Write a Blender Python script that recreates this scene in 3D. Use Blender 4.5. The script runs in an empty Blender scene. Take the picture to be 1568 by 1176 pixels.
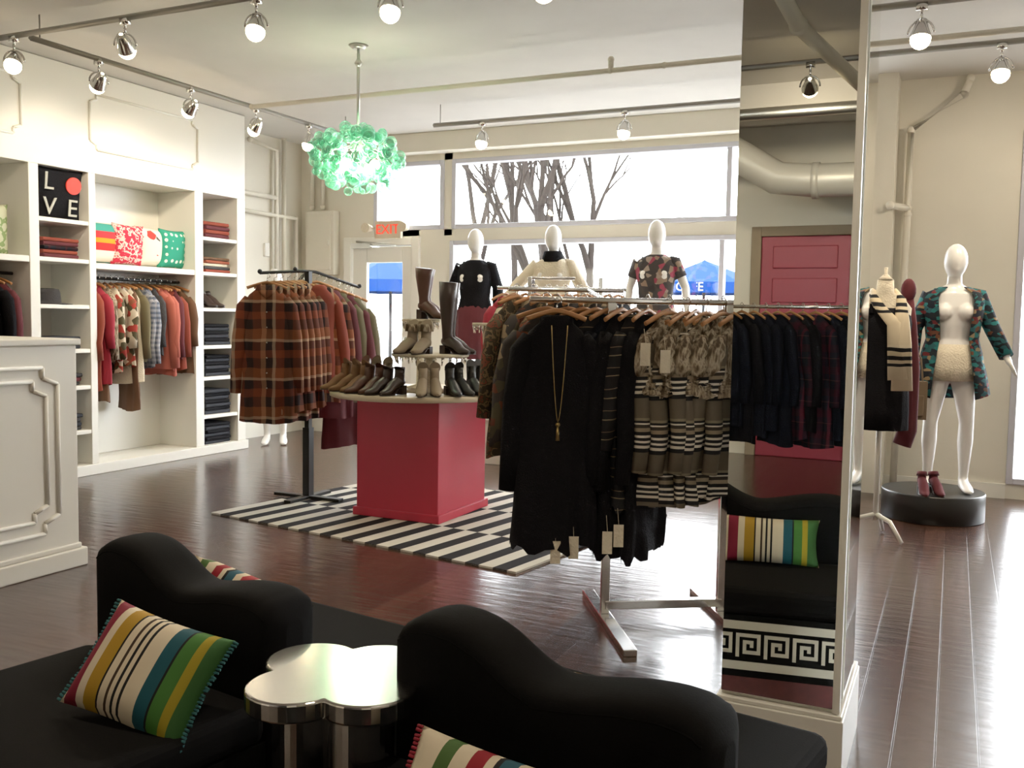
import bpy, math, random, bmesh
from mathutils import Matrix, Vector
random.seed(7)
sc=bpy.context.scene
f=1480.0; H=1.4
yaw=math.radians(25.0); pitch=math.radians(4.0); roll=math.radians(0.92)
R=Matrix.Rotation(yaw,3,'Z')@Matrix.Rotation(math.pi/2-pitch,3,'X')@Matrix.Rotation(roll,3,'Z')
cam=bpy.data.cameras.new('camera'); co=bpy.data.objects.new('camera',cam); sc.collection.objects.link(co)
co.matrix_world=Matrix.Translation((0,0,H))@R.to_4x4(); cam.sensor_width=36; cam.lens=f/1600*36; cam.clip_start=.05; cam.clip_end=200
sc.camera=co
sc.view_settings.view_transform='Standard'; sc.view_settings.look='None'; sc.view_settings.exposure=0.0; sc.view_settings.gamma=1.13
V=Vector
# ---------------- materials ----------------
def newmat(name):
    m=bpy.data.materials.new(name); m.use_nodes=True; return m,m.node_tree,m.node_tree.nodes['Principled BSDF']
def N(nt,t,**k):
    n=nt.nodes.new(t)
    for a,b in k.items(): setattr(n,a,b)
    return n
def mat(name,col,rough=.6,metal=0,bump=0,bscale=60,var=0,emit=None,es=1,spec=None,sheen=0,vscale=4):
    m,nt,b=newmat(name); b.inputs['Base Color'].default_value=(*col,1); b.inputs['Roughness'].default_value=rough; b.inputs['Metallic'].default_value=metal
    if spec is not None: b.inputs['Specular IOR Level'].default_value=spec
    if sheen: b.inputs['Sheen Weight'].default_value=sheen
    if emit: b.inputs['Emission Color'].default_value=(*emit,1); b.inputs['Emission Strength'].default_value=es
    tc=None
    if bump or var: tc=N(nt,'ShaderNodeTexCoord')
    if var:
        n=N(nt,'ShaderNodeTexNoise'); n.inputs['Scale'].default_value=vscale; n.inputs['Detail'].default_value=4; nt.links.new(tc.outputs['Object'],n.inputs['Vector'])
        h=N(nt,'ShaderNodeMixRGB'); h.inputs[1].default_value=(*[c*(1-var) for c in col],1); h.inputs[2].default_value=(*[min(1,c*(1+var)) for c in col],1)
        nt.links.new(n.outputs['Fac'],h.inputs[0]); nt.links.new(h.outputs[0],b.inputs['Base Color'])
    if bump:
        n=N(nt,'ShaderNodeTexNoise'); n.inputs['Scale'].default_value=bscale; nt.links.new(tc.outputs['Object'],n.inputs['Vector'])
        bp=N(nt,'ShaderNodeBump'); bp.inputs['Strength'].default_value=bump; bp.inputs['Distance'].default_value=.02; nt.links.new(n.outputs['Fac'],bp.inputs['Height']); nt.links.new(bp.outputs[0],b.inputs['Normal'])
    return m
def rampnode(nt,stops,interp='CONSTANT'):
    r=N(nt,'ShaderNodeValToRGB'); cr=r.color_ramp; cr.interpolation=interp
    while len(cr.elements)>1: cr.elements.remove(cr.elements[-1])
    cr.elements[0].position=stops[0][0]; cr.elements[0].color=(*stops[0][1],1)
    for p,c in stops[1:]:
        e=cr.elements.new(p); e.color=(*c,1)
    return r
def axisfract(nt,axis,scale,off=0,distort=0):
    tc=N(nt,'ShaderNodeTexCoord'); s=N(nt,'ShaderNodeSeparateXYZ'); nt.links.new(tc.outputs['Object'],s.inputs[0])
    m=N(nt,'ShaderNodeMath',operation='MULTIPLY_ADD'); m.inputs[1].default_value=scale; m.inputs[2].default_value=off; nt.links.new(s.outputs[axis],m.inputs[0])
    out=m
    if distort:
        n=N(nt,'ShaderNodeTexNoise'); n.inputs['Scale'].default_value=6; nt.links.new(tc.outputs['Object'],n.inputs['Vector'])
        a=N(nt,'ShaderNodeMath',operation='MULTIPLY_ADD'); a.inputs[1].default_value=distort; nt.links.new(n.outputs['Fac'],a.inputs[0]); nt.links.new(m.outputs[0],a.inputs[2]); out=a
    fr=N(nt,'ShaderNodeMath',operation='FRACT'); nt.links.new(out.outputs[0],fr.inputs[0]); return fr
def stripes(name,stops,axis=2,scale=5,off=0,rough=.85,distort=0):
    m,nt,b=newmat(name); b.inputs['Roughness'].default_value=rough; b.inputs['Specular IOR Level'].default_value=.2
    fr=axisfract(nt,axis,scale,off,distort); r=rampnode(nt,stops); nt.links.new(fr.outputs[0],r.inputs[0]); nt.links.new(r.outputs[0],b.inputs['Base Color']); return m
def plaid(name,sx,sz,scale=4,axis=0):
    m,nt,b=newmat(name); b.inputs['Roughness'].default_value=.9; b.inputs['Specular IOR Level'].default_value=.15
    a=axisfract(nt,axis,scale,.3,.1); r1=rampnode(nt,sx); nt.links.new(a.outputs[0],r1.inputs[0])
    c=axisfract(nt,2,scale,.1,.1); r2=rampnode(nt,sz); nt.links.new(c.outputs[0],r2.inputs[0])
    x=N(nt,'ShaderNodeMixRGB'); x.inputs[0].default_value=.5; nt.links.new(r1.outputs[0],x.inputs[1]); nt.links.new(r2.outputs[0],x.inputs[2]); nt.links.new(x.outputs[0],b.inputs['Base Color']); return m
def blobs(name,stops,scale=18,kind='VORONOI',rough=.85,bump=0,interp='CONSTANT',stretch=None):
    m,nt,b=newmat(name); b.inputs['Roughness'].default_value=rough; b.inputs['Specular IOR Level'].default_value=.2
    tc=N(nt,'ShaderNodeTexCoord'); co_=tc.outputs['Object']
    if stretch:
        mp=N(nt,'ShaderNodeMapping'); mp.inputs['Scale'].default_value=stretch; nt.links.new(co_,mp.inputs[0]); co_=mp.outputs[0]
    if kind=='VORONOI':
        v=N(nt,'ShaderNodeTexVoronoi'); v.inputs['Scale'].default_value=scale; nt.links.new(co_,v.inputs['Vector'])
        s=N(nt,'ShaderNodeSeparateXYZ'); nt.links.new(v.outputs['Color'],s.inputs[0]); src=s.outputs[0]
    elif kind=='DOT':
        v=N(nt,'ShaderNodeTexVoronoi'); v.inputs['Scale'].default_value=scale; v.inputs['Randomness'].default_value=.3; nt.links.new(co_,v.inputs['Vector']); src=v.outputs['Distance']
    else:
        v=N(nt,'ShaderNodeTexNoise'); v.inputs['Scale'].default_value=scale; v.inputs['Detail'].default_value=3; nt.links.new(co_,v.inputs['Vector']); src=v.outputs['Fac']
    r=rampnode(nt,stops,interp); nt.links.new(src,r.inputs[0]); nt.links.new(r.outputs[0],b.inputs['Base Color'])
    if bump:
        bp=N(nt,'ShaderNodeBump'); bp.inputs['Strength'].default_value=bump; bp.inputs['Distance'].default_value=.02; nt.links.new(src,bp.inputs['Height']); nt.links.new(bp.outputs[0],b.inputs['Normal'])
    return m
M={}
M['wall']=mat('cream_wall_paint',(.71,.67,.57),.55,var=.04,bump=.03,bscale=30)
M['ceil']=mat('ceiling_paint',(.62,.59,.54),.7,var=.05)
M['white']=mat('white_lacquer_paint',(.79,.77,.70),.35)
M['frame']=mat('window_frame_paint',(.52,.52,.58),.45)
M['mann']=mat('mannequin_gloss_white',(.80,.78,.75),.25)
M['black']=mat('black_velvet',(.0045,.0045,.005),.9,bump=.05,bscale=200,spec=.12)
M['blackfab']=mat('black_knit',(.006,.006,.008),.9,bump=.3,bscale=150,spec=.12)
M['navy']=mat('navy_fabric',(.004,.0052,.010),.9,bump=.3,bscale=120,spec=.15)
M['blackmetal']=mat('black_metal',(.012,.012,.012),.4,metal=.3)
M['chrome']=mat('chrome',(.75,.74,.72),.16,metal=1)
M['steel']=mat('brushed_steel',(.55,.54,.50),.35,metal=1)
M['pipe']=mat('painted_pipe',(.66,.62,.52),.5)
M['galv']=mat('galvanised_pipe',(.27,.25,.22),.45,metal=.3)
M['crimson']=mat('crimson_paint',(.46,.018,.045),.45,var=.06)
M['reddoor']=mat('raspberry_door_paint',(.28,.013,.035),.45)
M['woodtop']=mat('pale_tabletop',(.62,.53,.38),.3)
M['hanger']=mat('hanger_wood',(.42,.19,.065),.45)
M['bulb']=mat('lamp_bulb',(1,.9,.7),.4,emit=(1,.80,.50),es=30)
M['tan']=mat('tan_suede',(.20,.10,.04),.8,var=.2); M['brown']=mat('brown_leather',(.09,.032,.016),.45,var=.2)
M['dbrown']=mat('dark_brown_leather',(.03,.016,.012),.4); M['olive']=mat('olive_suede',(.13,.09,.05),.85,var=.2); M['blkleather']=mat('black_leather',(.01,.01,.01),.35)
M['taupe']=mat('taupe_felt',(.28,.22,.15),.9,var=.2)
M['rust']=mat('rust_fabric',(.22,.035,.016),.9,var=.2); M['coral']=mat('coral_fabric',(.42,.10,.07),.9,var=.1); M['maroon']=mat('maroon_fabric',(.09,.010,.016),.9,var=.2)
M['orange']=mat('orange_fabric',(.26,.06,.025),.9,var=.2); M['brownfab']=mat('brown_fabric',(.11,.05,.022),.9,var=.2); M['cream']=mat('cream_fabric',(.66,.58,.44),.9,var=.1,bump=.4,bscale=80)
M['greyfab']=mat('charcoal_knit',(.03,.028,.03),.9,bump=.4,bscale=100); M['olivefab']=mat('olive_fabric',(.12,.10,.05),.9,var=.2)
M['denim']=mat('dark_denim',(.012,.014,.022),.85,var=.3); M['teal']=mat('teal_fabric',(.02,.12,.13),.9)
M['redfab']=mat('red_fabric',(.30,.012,.03),.85,var=.15)
W=(.70,.60,.44);K=(.01,.01,.012)
M['plaid1']=plaid('rust_plaid',[(0,(.15,.04,.02)),(.2,(.38,.19,.10)),(.32,(.03,.018,.018)),(.48,(.46,.33,.22)),(.56,(.20,.045,.02)),(.78,(.03,.02,.02))],[(0,(.19,.045,.02)),(.2,(.02,.012,.015)),(.42,(.48,.34,.22)),(.49,(.24,.08,.03)),(.74,(.03,.018,.018))],3.6)
M['plaid2']=plaid('navy_red_plaid',[(0,(.03,.005,.010)),(.3,(.005,.006,.010)),(.6,(.09,.010,.018)),(.7,(.006,.009,.014))],[(0,(.03,.005,.008)),(.35,(.005,.006,.010)),(.7,(.10,.05,.04)),(.74,(.008,.008,.014))],6)
M['plaidgrey']=plaid('grey_check',[(0,(.10,.12,.17)),(.5,(.36,.36,.4))],[(0,(.07,.09,.13)),(.5,(.32,.32,.36))],22)
M['floralred']=blobs('red_white_floral',[(0,(.55,.47,.36)),(.35,(.33,.04,.03)),(.5,(.07,.06,.03)),(.72,(.55,.47,.36)),(.9,(.2,.06,.03))],19)
M['floralpink']=blobs('pink_grey_floral',[(0,(.05,.045,.045)),(.35,(.25,.18,.13)),(.5,(.06,.05,.045)),(.66,(.28,.05,.08)),(.76,(.04,.035,.035)),(.9,(.3,.24,.2))],22)
M['floraldark']=blobs('dark_floral',[(0,(.035,.03,.028)),(.4,(.20,.15,.09)),(.5,(.06,.05,.03)),(.72,(.11,.035,.02)),(.8,(.03,.026,.025))],20)
M['camo']=blobs('olive_floral_print',[(0,(.035,.028,.018)),(.43,(.15,.10,.05)),(.5,(.05,.04,.022)),(.57,(.16,.045,.025)),(.62,(.08,.065,.035))],17,'NOISE')
CR=(.58,.52,.42)
M['cardstripe']=stripes('cream_black_stripe_knit',[(0,(.10,.08,.055)),(.36,K),(.44,CR),(.49,K),(.54,CR),(.58,K),(.64,CR),(.68,K),(.75,(.22,.17,.11)),(.82,(.03,.025,.02)),(.88,CR),(.91,K),(.95,(.20,.16,.10))],2,4.2,.2,distort=.06)
M['fur']=blobs('mottled_fur',[(0,(.03,.02,.012)),(.40,(.09,.06,.035)),(.50,(.26,.20,.13)),(.58,(.45,.38,.28)),(.66,(.14,.10,.06))],42,'NOISE',bump=1,interp='LINEAR',stretch=(1,1,.3))
M['aztec']=blobs('aztec_print',[(0,(.010,.013,.02)),(.26,(.018,.14,.14)),(.46,(.013,.016,.02)),(.66,(.13,.05,.025)),(.72,(.02,.09,.10)),(.90,(.13,.018,.02)),(.94,(.24,.17,.09))],24,stretch=(1,1,1.8))
M['scarf']=stripes('cream_black_scarf',[(0,(.66,.55,.38)),(.6,K),(.66,(.66,.55,.38)),(.72,K),(.8,(.6,.5,.33)),(.88,K),(.95,W)],2,3,.15,distort=.1)
M['trim']=stripes('navy_cream_trim',[(0,K),(.3,(.20,.16,.09)),(.35,K),(.7,(.14,.10,.06)),(.74,K)],2,11,0,distort=.4)
PC=[(0,W),(.06,(.20,.01,.03)),(.12,W),(.16,(.20,.01,.03)),(.24,W),(.29,(.42,.24,.02)),(.37,K),(.38,W),(.42,(.05,.03,.02)),(.435,W),(.46,K),(.475,W),(.50,K),(.515,W),(.60,(.01,.08,.11)),(.67,K),(.68,(.05,.17,.03)),(.75,(.36,.28,.02)),(.79,(.04,.13,.035)),(.88,W),(.94,(.25,.01,.02))]
M['pstripe']=stripes('multicolour_stripe_canvas',PC,0,2.05,.5,rough=.7)
M['pstripe2']=stripes('multicolour_stripe_canvas_b',[(0,(.28,.01,.02)),(.10,W),(.24,(.06,.13,.03)),(.30,W),(.36,(.28,.01,.02)),(.42,W),(.45,K),(.47,(.02,.09,.13)),(.53,W),(.58,(.34,.02,.03)),(.66,W),(.72,(.36,.23,.02)),(.79,(.20,.01,.02)),(.86,W),(.92,(.30,.01,.02))],0,1.9,.5,rough=.7)
M['p_a']=stripes('pillow_colour_block',[(0,(.75,.70,.6)),(.3,(.6,.03,.03)),(.5,(.65,.30,.02)),(.62,(.6,.04,.05)),(.8,(.05,.3,.25))],2,3,.5)
M['p_b']=blobs('pillow_red_white_print',[(0,(.55,.03,.06)),(.4,(.75,.55,.5)),(.5,(.55,.03,.06))],22,'NOISE')
M['p_c']=blobs('pillow_bird_print',[(0,(.75,.7,.58)),(.6,(.5,.05,.04)),(.68,(.1,.09,.07)),(.74,(.75,.7,.58))],14)
M['p_d']=blobs('pillow_teal_dot',[(0,(.7,.75,.65)),(.28,(.03,.30,.20))],16,'DOT')
M['p_e']=blobs('pillow_green_print',[(0,(.6,.62,.45)),(.5,(.25,.35,.15)),(.6,(.6,.62,.45))],10,'NOISE')
M['red_glow']=mat('glowing_red_print',(.6,.03,.02),.6,emit=(.7,.05,.02),es=.3)  # pillow print with a faint glow added, not a lamp
M['ltr']=mat('grey_print',(.45,.45,.4),.7)
M['hedgegrey']=mat('pavement',(.20,.20,.20),.9,var=.3); M['bark']=mat('tree_bark',(.020,.016,.014),.95,var=.3,spec=.05)
M['blue']=mat('umbrella_blue',(.001,.018,.09),.8,spec=.05)
M['greek']=mat('greek_key_white',(.66,.62,.52),.7)
M['jute']=mat('oxblood_base',(.10,.02,.02),.7,var=.4,vscale=30)
M['mirror']=mat('mirror_glass',(.80,.82,.77),.0,metal=1)
m,nt,b=newmat('window_glass'); nt.nodes.remove(b); o=nt.nodes['Material Output']; t=N(nt,'ShaderNodeBsdfTransparent'); g=N(nt,'ShaderNodeBsdfGlossy'); g.inputs['Roughness'].default_value=.02; mx=N(nt,'ShaderNodeMixShader'); mx.inputs[0].default_value=.06
nt.links.new(t.outputs[0],mx.inputs[1]); nt.links.new(g.outputs[0],mx.inputs[2]); nt.links.new(mx.outputs[0],o.inputs[0]); M['glass']=m
m,nt,b=newmat('green_bubble_glass'); o=nt.nodes['Material Output']; t=N(nt,'ShaderNodeBsdfTransparent'); t.inputs[0].default_value=(.84,.98,.93,1)
b.inputs['Base Color'].default_value=(.34,.74,.60,1); b.inputs['Roughness'].default_value=.06; b.inputs['Specular IOR Level'].default_value=1
lw=N(nt,'ShaderNodeLayerWeight'); lw.inputs[0].default_value=.4; mp=N(nt,'ShaderNodeMapRange'); mp.inputs[3].default_value=.12; mp.inputs[4].default_value=.85; nt.links.new(lw.outputs['Facing'],mp.inputs[0])
mx=N(nt,'ShaderNodeMixShader'); nt.links.new(mp.outputs[0],mx.inputs[0]); nt.links.new(t.outputs[0],mx.inputs[1]); nt.links.new(b.outputs[0],mx.inputs[2]); nt.links.new(mx.outputs[0],o.inputs[0]); M['bubble']=m
# floor
m,nt,b=newmat('dark_hardwood_floor'); tc=N(nt,'ShaderNodeTexCoord'); mp=N(nt,'ShaderNodeMapping'); mp.inputs['Rotation'].default_value=(0,0,math.pi/2); nt.links.new(tc.outputs['Object'],mp.inputs[0])
br=N(nt,'ShaderNodeTexBrick'); br.inputs['Color1'].default_value=(.042,.019,.013,1); br.inputs['Color2'].default_value=(.076,.036,.024,1); br.inputs['Mortar'].default_value=(.012,.005,.004,1); br.inputs['Scale'].default_value=1; br.inputs['Mortar Size'].default_value=.003; br.inputs['Brick Width'].default_value=1.3; br.inputs['Row Height'].default_value=.13; br.offset=.37
nt.links.new(mp.outputs[0],br.inputs[0])
n=N(nt,'ShaderNodeTexNoise'); n.inputs['Scale'].default_value=3; n.inputs['Detail'].default_value=6; mp2=N(nt,'ShaderNodeMapping'); mp2.inputs['Scale'].default_value=(12,1,1); nt.links.new(tc.outputs['Object'],mp2.inputs[0]); nt.links.new(mp2.outputs[0],n.inputs['Vector'])
mxx=N(nt,'ShaderNodeMixRGB',blend_type='MULTIPLY'); mxx.inputs[0].default_value=.6; nt.links.new(br.outputs[0],mxx.inputs[1]); r=rampnode(nt,[(.3,(.45,.4,.4)),(.7,(1.3,1.2,1.15))],'LINEAR'); nt.links.new(n.outputs['Fac'],r.inputs[0]); nt.links.new(r.outputs[0],mxx.inputs[2]); nt.links.new(mxx.outputs[0],b.inputs['Base Color'])
b.inputs['Roughness'].default_value=.22; b.inputs['Specular IOR Level'].default_value=.8
w=N(nt,'ShaderNodeTexNoise'); w.inputs['Scale'].default_value=1; w.inputs['Detail'].default_value=1; mp3=N(nt,'ShaderNodeMapping'); mp3.inputs['Scale'].default_value=(4,20,1); mp3.inputs['Rotation'].default_value=(0,0,.25); nt.links.new(tc.outputs['Object'],mp3.inputs[0]); nt.links.new(mp3.outputs[0],w.inputs['Vector'])
bp=N(nt,'ShaderNodeBump'); bp.inputs['Strength'].default_value=.22; bp.inputs['Distance'].default_value=.010; nt.links.new(w.outputs['Fac'],bp.inputs['Height'])
bp2=N(nt,'ShaderNodeBump'); bp2.inputs['Strength'].default_value=.4; bp2.inputs['Distance'].default_value=.004; bp2.invert=True; nt.links.new(br.outputs['Fac'],bp2.inputs['Height']); nt.links.new(bp.outputs[0],bp2.inputs['Normal']); nt.links.new(bp2.outputs[0],b.inputs['Normal']); M['floor']=m
# rug material: rows of offset stripes
m,nt,b=newmat('black_white_striped_rug'); b.inputs['Roughness'].default_value=.95; b.inputs['Specular IOR Level'].default_value=.1
tc=N(nt,'ShaderNodeTexCoord'); s=N(nt,'ShaderNodeSeparateXYZ'); nt.links.new(tc.outputs['Object'],s.inputs[0])
rw=N(nt,'ShaderNodeMath',operation='MULTIPLY'); rw.inputs[1].default_value=1.55; nt.links.new(s.outputs[1],rw.inputs[0]); fl=N(nt,'ShaderNodeMath',operation='FLOOR'); nt.links.new(rw.outputs[0],fl.inputs[0]); hf=N(nt,'ShaderNodeMath',operation='MULTIPLY'); hf.inputs[1].default_value=.5; nt.links.new(fl.outputs[0],hf.inputs[0])
sx=N(nt,'ShaderNodeMath',operation='MULTIPLY_ADD'); sx.inputs[1].default_value=5.2; nt.links.new(s.outputs[0],sx.inputs[0]); nt.links.new(hf.outputs[0],sx.inputs[2]); fr=N(nt,'ShaderNodeMath',operation='FRACT'); nt.links.new(sx.outputs[0],fr.inputs[0])
r=rampnode(nt,[(0,(.58,.55,.48)),(.5,(.02,.018,.02))]); nt.links.new(fr.outputs[0],r.inputs[0]); nt.links.new(r.outputs[0],b.inputs['Base Color']); M['rug']=m
# ---------------- mesh helpers ----------------
def box(bm,x0,x1,y0,y1,z0,z1,mi=0):
    vs=[bm.verts.new((x,y,z)) for z in (z0,z1) for y in (y0,y1) for x in (x0,x1)]
    for q in ((0,2,3,1),(4,5,7,6),(0,1,5,4),(2,6,7,3),(0,4,6,2),(1,3,7,5)):
        fc=bm.faces.new([vs[i] for i in q]); fc.material_index=mi
def tube(bm,pts,rad,seg=12,mi=0,cap=True,ref=None):
    pts=[V(p) for p in pts]; rings=[]
    if not isinstance(rad,(list,tuple)): rad=[rad]*len(pts)
    for i,p in enumerate(pts):
        t=(pts[min(i+1,len(pts)-1)]-pts[max(i-1,0)]).normalized()
        rf=V(ref) if ref else (V((1,0,0)) if abs(t.x)<.8 else V((0,0,1)))
        a=(rf-t*rf.dot(t)).normalized(); bb=t.cross(a)
        r=rad[i]; rx,ry=(r if isinstance(r,(tuple,list)) else (r,r))
        rings.append([bm.verts.new(p+a*rx*math.cos(2*math.pi*k/seg)+bb*ry*math.sin(2*math.pi*k/seg)) for k in range(seg)])
    for i in range(len(rings)-1):
        for k in range(seg):
            fc=bm.faces.new((rings[i][k],rings[i][(k+1)%seg],rings[i+1][(k+1)%seg],rings[i+1][k])); fc.material_index=mi; fc.smooth=True
    if cap:
        for rg,rv in ((rings[0],True),(rings[-1],False)):
            fc=bm.faces.new(list(reversed(rg)) if rv else rg); fc.material_index=mi
def sphere(bm,c,r,seg=14,mi=0,sc=(1,1,1)):
    mtx=Matrix.Translation(V(c))@Matrix.Diagonal((r*sc[0],r*sc[1],r*sc[2],1))
    res=bmesh.ops.create_uvsphere(bm,u_segments=seg,v_segments=max(6,seg*2//3),radius=1,matrix=mtx)
    for v in res['verts']:
        for fc in v.link_faces: fc.material_index=mi; fc.smooth=True
def extr(bm,poly,z0,z1,mi=0):
    a=[bm.verts.new((p[0],p[1],z0)) for p in poly]; b=[bm.verts.new((p[0],p[1],z1)) for p in poly]; n=len(poly)
    for i in range(n):
        fc=bm.faces.new((a[i],a[(i+1)%n],b[(i+1)%n],b[i])); fc.material_index=mi
    fc=bm.faces.new(list(reversed(a))); fc.material_index=mi; fc=bm.faces.new(b); fc.material_index=mi
def mk(name,bm,mats,parent=None,loc=(0,0,0),rz=0,rot=None,bevel=0,smooth=False,subsurf=0,solid=0):
    bmesh.ops.recalc_face_normals(bm,faces=bm.faces) if not solid else None
    me=bpy.data.meshes.new(name); bm.to_mesh(me); bm.free()
    if smooth:
        for p in me.polygons: p.use_smooth=True
    for x in (mats if isinstance(mats,list) else [mats]): me.materials.append(x)
    ob=bpy.data.objects.new(name,me); sc.collection.objects.link(ob); ob.location=loc
    ob.rotation_euler=rot if rot else (0,0,rz)
    if parent: ob.parent=parent
    if solid: s=ob.modifiers.new('s','SOLIDIFY'); s.thickness=solid
    if bevel: bv=ob.modifiers.new('b','BEVEL'); bv.width=bevel; bv.segments=3; bv.limit_method='ANGLE'
    return ob
def empty(name,loc=(0,0,0),rz=0):
    e=bpy.data.objects.new(name,None); sc.collection.objects.link(e); e.location=loc; e.rotation_euler=(0,0,rz); e.empty_display_size=.1; return e
def text(name,body,size,mt,parent,loc,rot,ext=.003):
    c=bpy.data.curves.new(name,'FONT'); c.body=body; c.size=size; c.extrude=ext; c.align_x='CENTER'; c.align_y='CENTER'; c.materials.append(mt)
    o=bpy.data.objects.new(name,c); sc.collection.objects.link(o); o.location=loc; o.rotation_euler=rot; o.parent=parent; return o
fw=V((-.4226,.9063,0)); rt=V((.9063,.4226,0)); RZ=yaw
# ---------------- room ----------------
CZ=3.41
bm=bmesh.new(); box(bm,-7.4,3.4,-4.5,9.5,-.1,0); mk('floor',bm,M['floor'])
bm=bmesh.new(); box(bm,-7.4,3.4,-4.5,9.5,CZ,CZ+.15); mk('ceiling',bm,M['ceil'])
bm=bmesh.new(); box(bm,-7.35,-7.15,-4.5,9.5,0,CZ); mk('wall_left',bm,M['wall'])
bm=bmesh.new(); box(bm,3.2,3.4,-4.5,9.5,0,CZ); mk('wall_right',bm,M['wall'])
bm=bmesh.new(); box(bm,-7.15,3.2,-4.5,-4.3,0,CZ); mk('wall_rear',bm,M['wall'])
Y=9.3
bm=bmesh.new()
box(bm,-7.15,-6.52,Y,Y+.15,0,CZ)
box(bm,-6.52,-6.12,Y,Y+.15,2.3,CZ)
box(bm,-6.12,-.75,Y,Y+.15,3.13,CZ)
box(bm,-6.12,-.75,Y,Y+.15,2.24,2.37)
box(bm,-5.52,-5.12,Y,Y+.15,0,2.24); box(bm,-5.2,-5.1,Y,Y+.15,2.3,3.2)
box(bm,-5.12,-.75,Y,Y+.15,0,.44)
mk('wall_front',bm,M['wall'])
bm=bmesh.new(); box(bm,-6.2,-.7,9.12,9.3,3.2,3.41); mk('trim_1',bm,M['wall'],bevel=.01)
def frame(name,x0,x1,z0,z1,y=Y,w=.05,mull=()):
    e=empty(name); bm=bmesh.new()
    box(bm,x0,x0+w,y-.02,y+.1,z0,z1); box(bm,x1-w,x1,y-.02,y+.1,z0,z1); box(bm,x0+w,x1-w,y-.02,y+.1,z0,z0+w); box(bm,x0+w,x1-w,y-.02,y+.1,z1-w,z1)
    for q in mull: box(bm,q-w/2,q+w/2,y-.01,y+.09,z0+w,z1-w)
    mk('sash',bm,M['frame'],e,bevel=.006)
    bm=bmesh.new(); box(bm,x0+w,x1-w,y+.04,y+.046,z0+w,z1-w); mk('glass_pane',bm,M['glass'],e); return e
frame('window_1',-6.12,-5.2,2.37,3.13)
frame('window_2',-5.1,-.8,2.37,3.13,mull=(-2.05,))
frame('window_3',-5.12,-.8,.44,2.24,mull=(-2.1,))
e=empty('door_1'); bm=bmesh.new()
box(bm,-6.52,-6.42,Y-.04,Y+.1,0,2.3); box(bm,-5.6,-5.5,Y-.04,Y+.1,0,2.3); box(bm,-6.42,-5.6,Y-.04,Y+.1,2.2,2.3)
mk('door_frame',bm,M['white'],e,bevel=.008)
bm=bmesh.new(); box(bm,-6.41,-6.22,Y,Y+.05,0.01,2.19); box(bm,-5.74,-5.61,Y,Y+.05,0.01,2.19); box(bm,-6.22,-5.74,Y,Y+.05,.01,.25); box(bm,-6.22,-5.74,Y,Y+.05,2.01,2.19)
mk('door_leaf',bm,M['white'],e,bevel=.006)
bm=bmesh.new(); box(bm,-6.22,-5.74,Y+.02,Y+.026,.25,2.01); mk('door_glass',bm,M['glass'],e)
bm=bmesh.new(); tube(bm,[(-6.33,Y-.05,2.25),(-6.0,Y-.12,2.22),(-5.8,Y-.05,2.2)],.012); box(bm,-6.38,-6.12,Y-.09,Y-.04,2.17,2.23); tube(bm,[(-5.67,Y-.01,1.0),(-5.67,Y-.06,1.0),(-5.67,Y-.06,1.15),(-5.67,Y-.01,1.15)],.01)
mk('door_closer_and_handle',bm,M['steel'],e)
bm=bmesh.new(); box(bm,-6.12,-5.52,Y,Y+.15,2.2,2.37); mk('trim_2',bm,M['wall'])
e=empty('exit_sign',(-5.80,9.08,2.36)); bm=bmesh.new(); box(bm,-.17,.17,0,.05,-.1,.1); box(bm,-.05,.05,.05,.2,-.03,.03); mk('housing',bm,M['cream'],e,bevel=.006)
text('exit_letters','EXIT',.15,mat('exit_red',(.8,.05,.02),.5,emit=(1,.05,.02),es=.8),e,(0,-.004,0),(math.pi/2,0,0))
bm=bmesh.new(); tube(bm,[(.17,0,.02),(.23,-.0,.02)],.012); tube(bm,[(.24,-.09,.02),(.24,.02,.02)],[.055,.035],16); tube(bm,[(-.24,-.09,.02),(-.24,.02,.02)],[.055,.035],16); tube(bm,[(-.17,0,.02),(-.24,-.0,.02)],.012); mk('emergency_lamps',bm,M['cream'],e)
bm=bmesh.new(); box(bm,-.75,.42,8.6,9.5,0,CZ); box(bm,-.75,-.5,8.3,8.6,0,CZ); box(bm,.42,3.2,8.6,8.75,2.95,CZ); box(bm,2.7,3.2,8.6,8.75,0,2.95); box(bm,.42,2.7,8.6,8.75,0,.12); mk('wall_front_pier',bm,M['wall'])
frame('window_4',.42,2.7,.12,2.95,y=8.6,mull=(1.55,))
bm=bmesh.new(); box(bm,-.5,.42,8.58,8.6,0,.12); mk('baseboard_front',bm,M['white'])
bm=bmesh.new(); box(bm,-5.15,-.8,8.05,9.28,0,.42); box(bm,-5.18,-.78,8.02,9.27,.42,.46); mk('window_display_platform',bm,M['white'],bevel=.006)
bm=bmesh.new(); box(bm,-7.15,-.9,3.3,4.25,3.25,CZ); mk('ceiling_beam',bm,M['ceil'],bevel=.005)
def rail(name,a,b,mt,w=.02):
    bm=bmesh.new(); a=V(a);b=V(b); tube(bm,[a,b],w,4)
    for i in (0,1):
        p=a.lerp(b,.02+.96*i); tube(bm,[p,(p.x,p.y,CZ)],.005,6)
    return mk(name,bm,mt)
rail('track_rail',(-6.6,4.43,3.22),(1.6,4.43,3.22),M['galv']); rail('track_rail',(-5.7,4.5,3.22),(-5.7,8.2,3.22),M['galv']); rail('track_rail',(-4.6,8.0,3.22),(-.95,8.0,3.22),M['galv']); rail('track_rail',(-.6,6.9,3.2),(1.9,6.9,3.2),M['galv']); rail('track_rail',(-.7,5.9,3.2),(1.6,5.9,3.2),M['galv'])
def pipe(name,segs,r,mt):
    bm=bmesh.new()
    for pts in segs:
        tube(bm,pts,r,12)
        for p in pts: sphere(bm,p,r*1.25,10)
    return mk(name,bm,mt)
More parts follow.
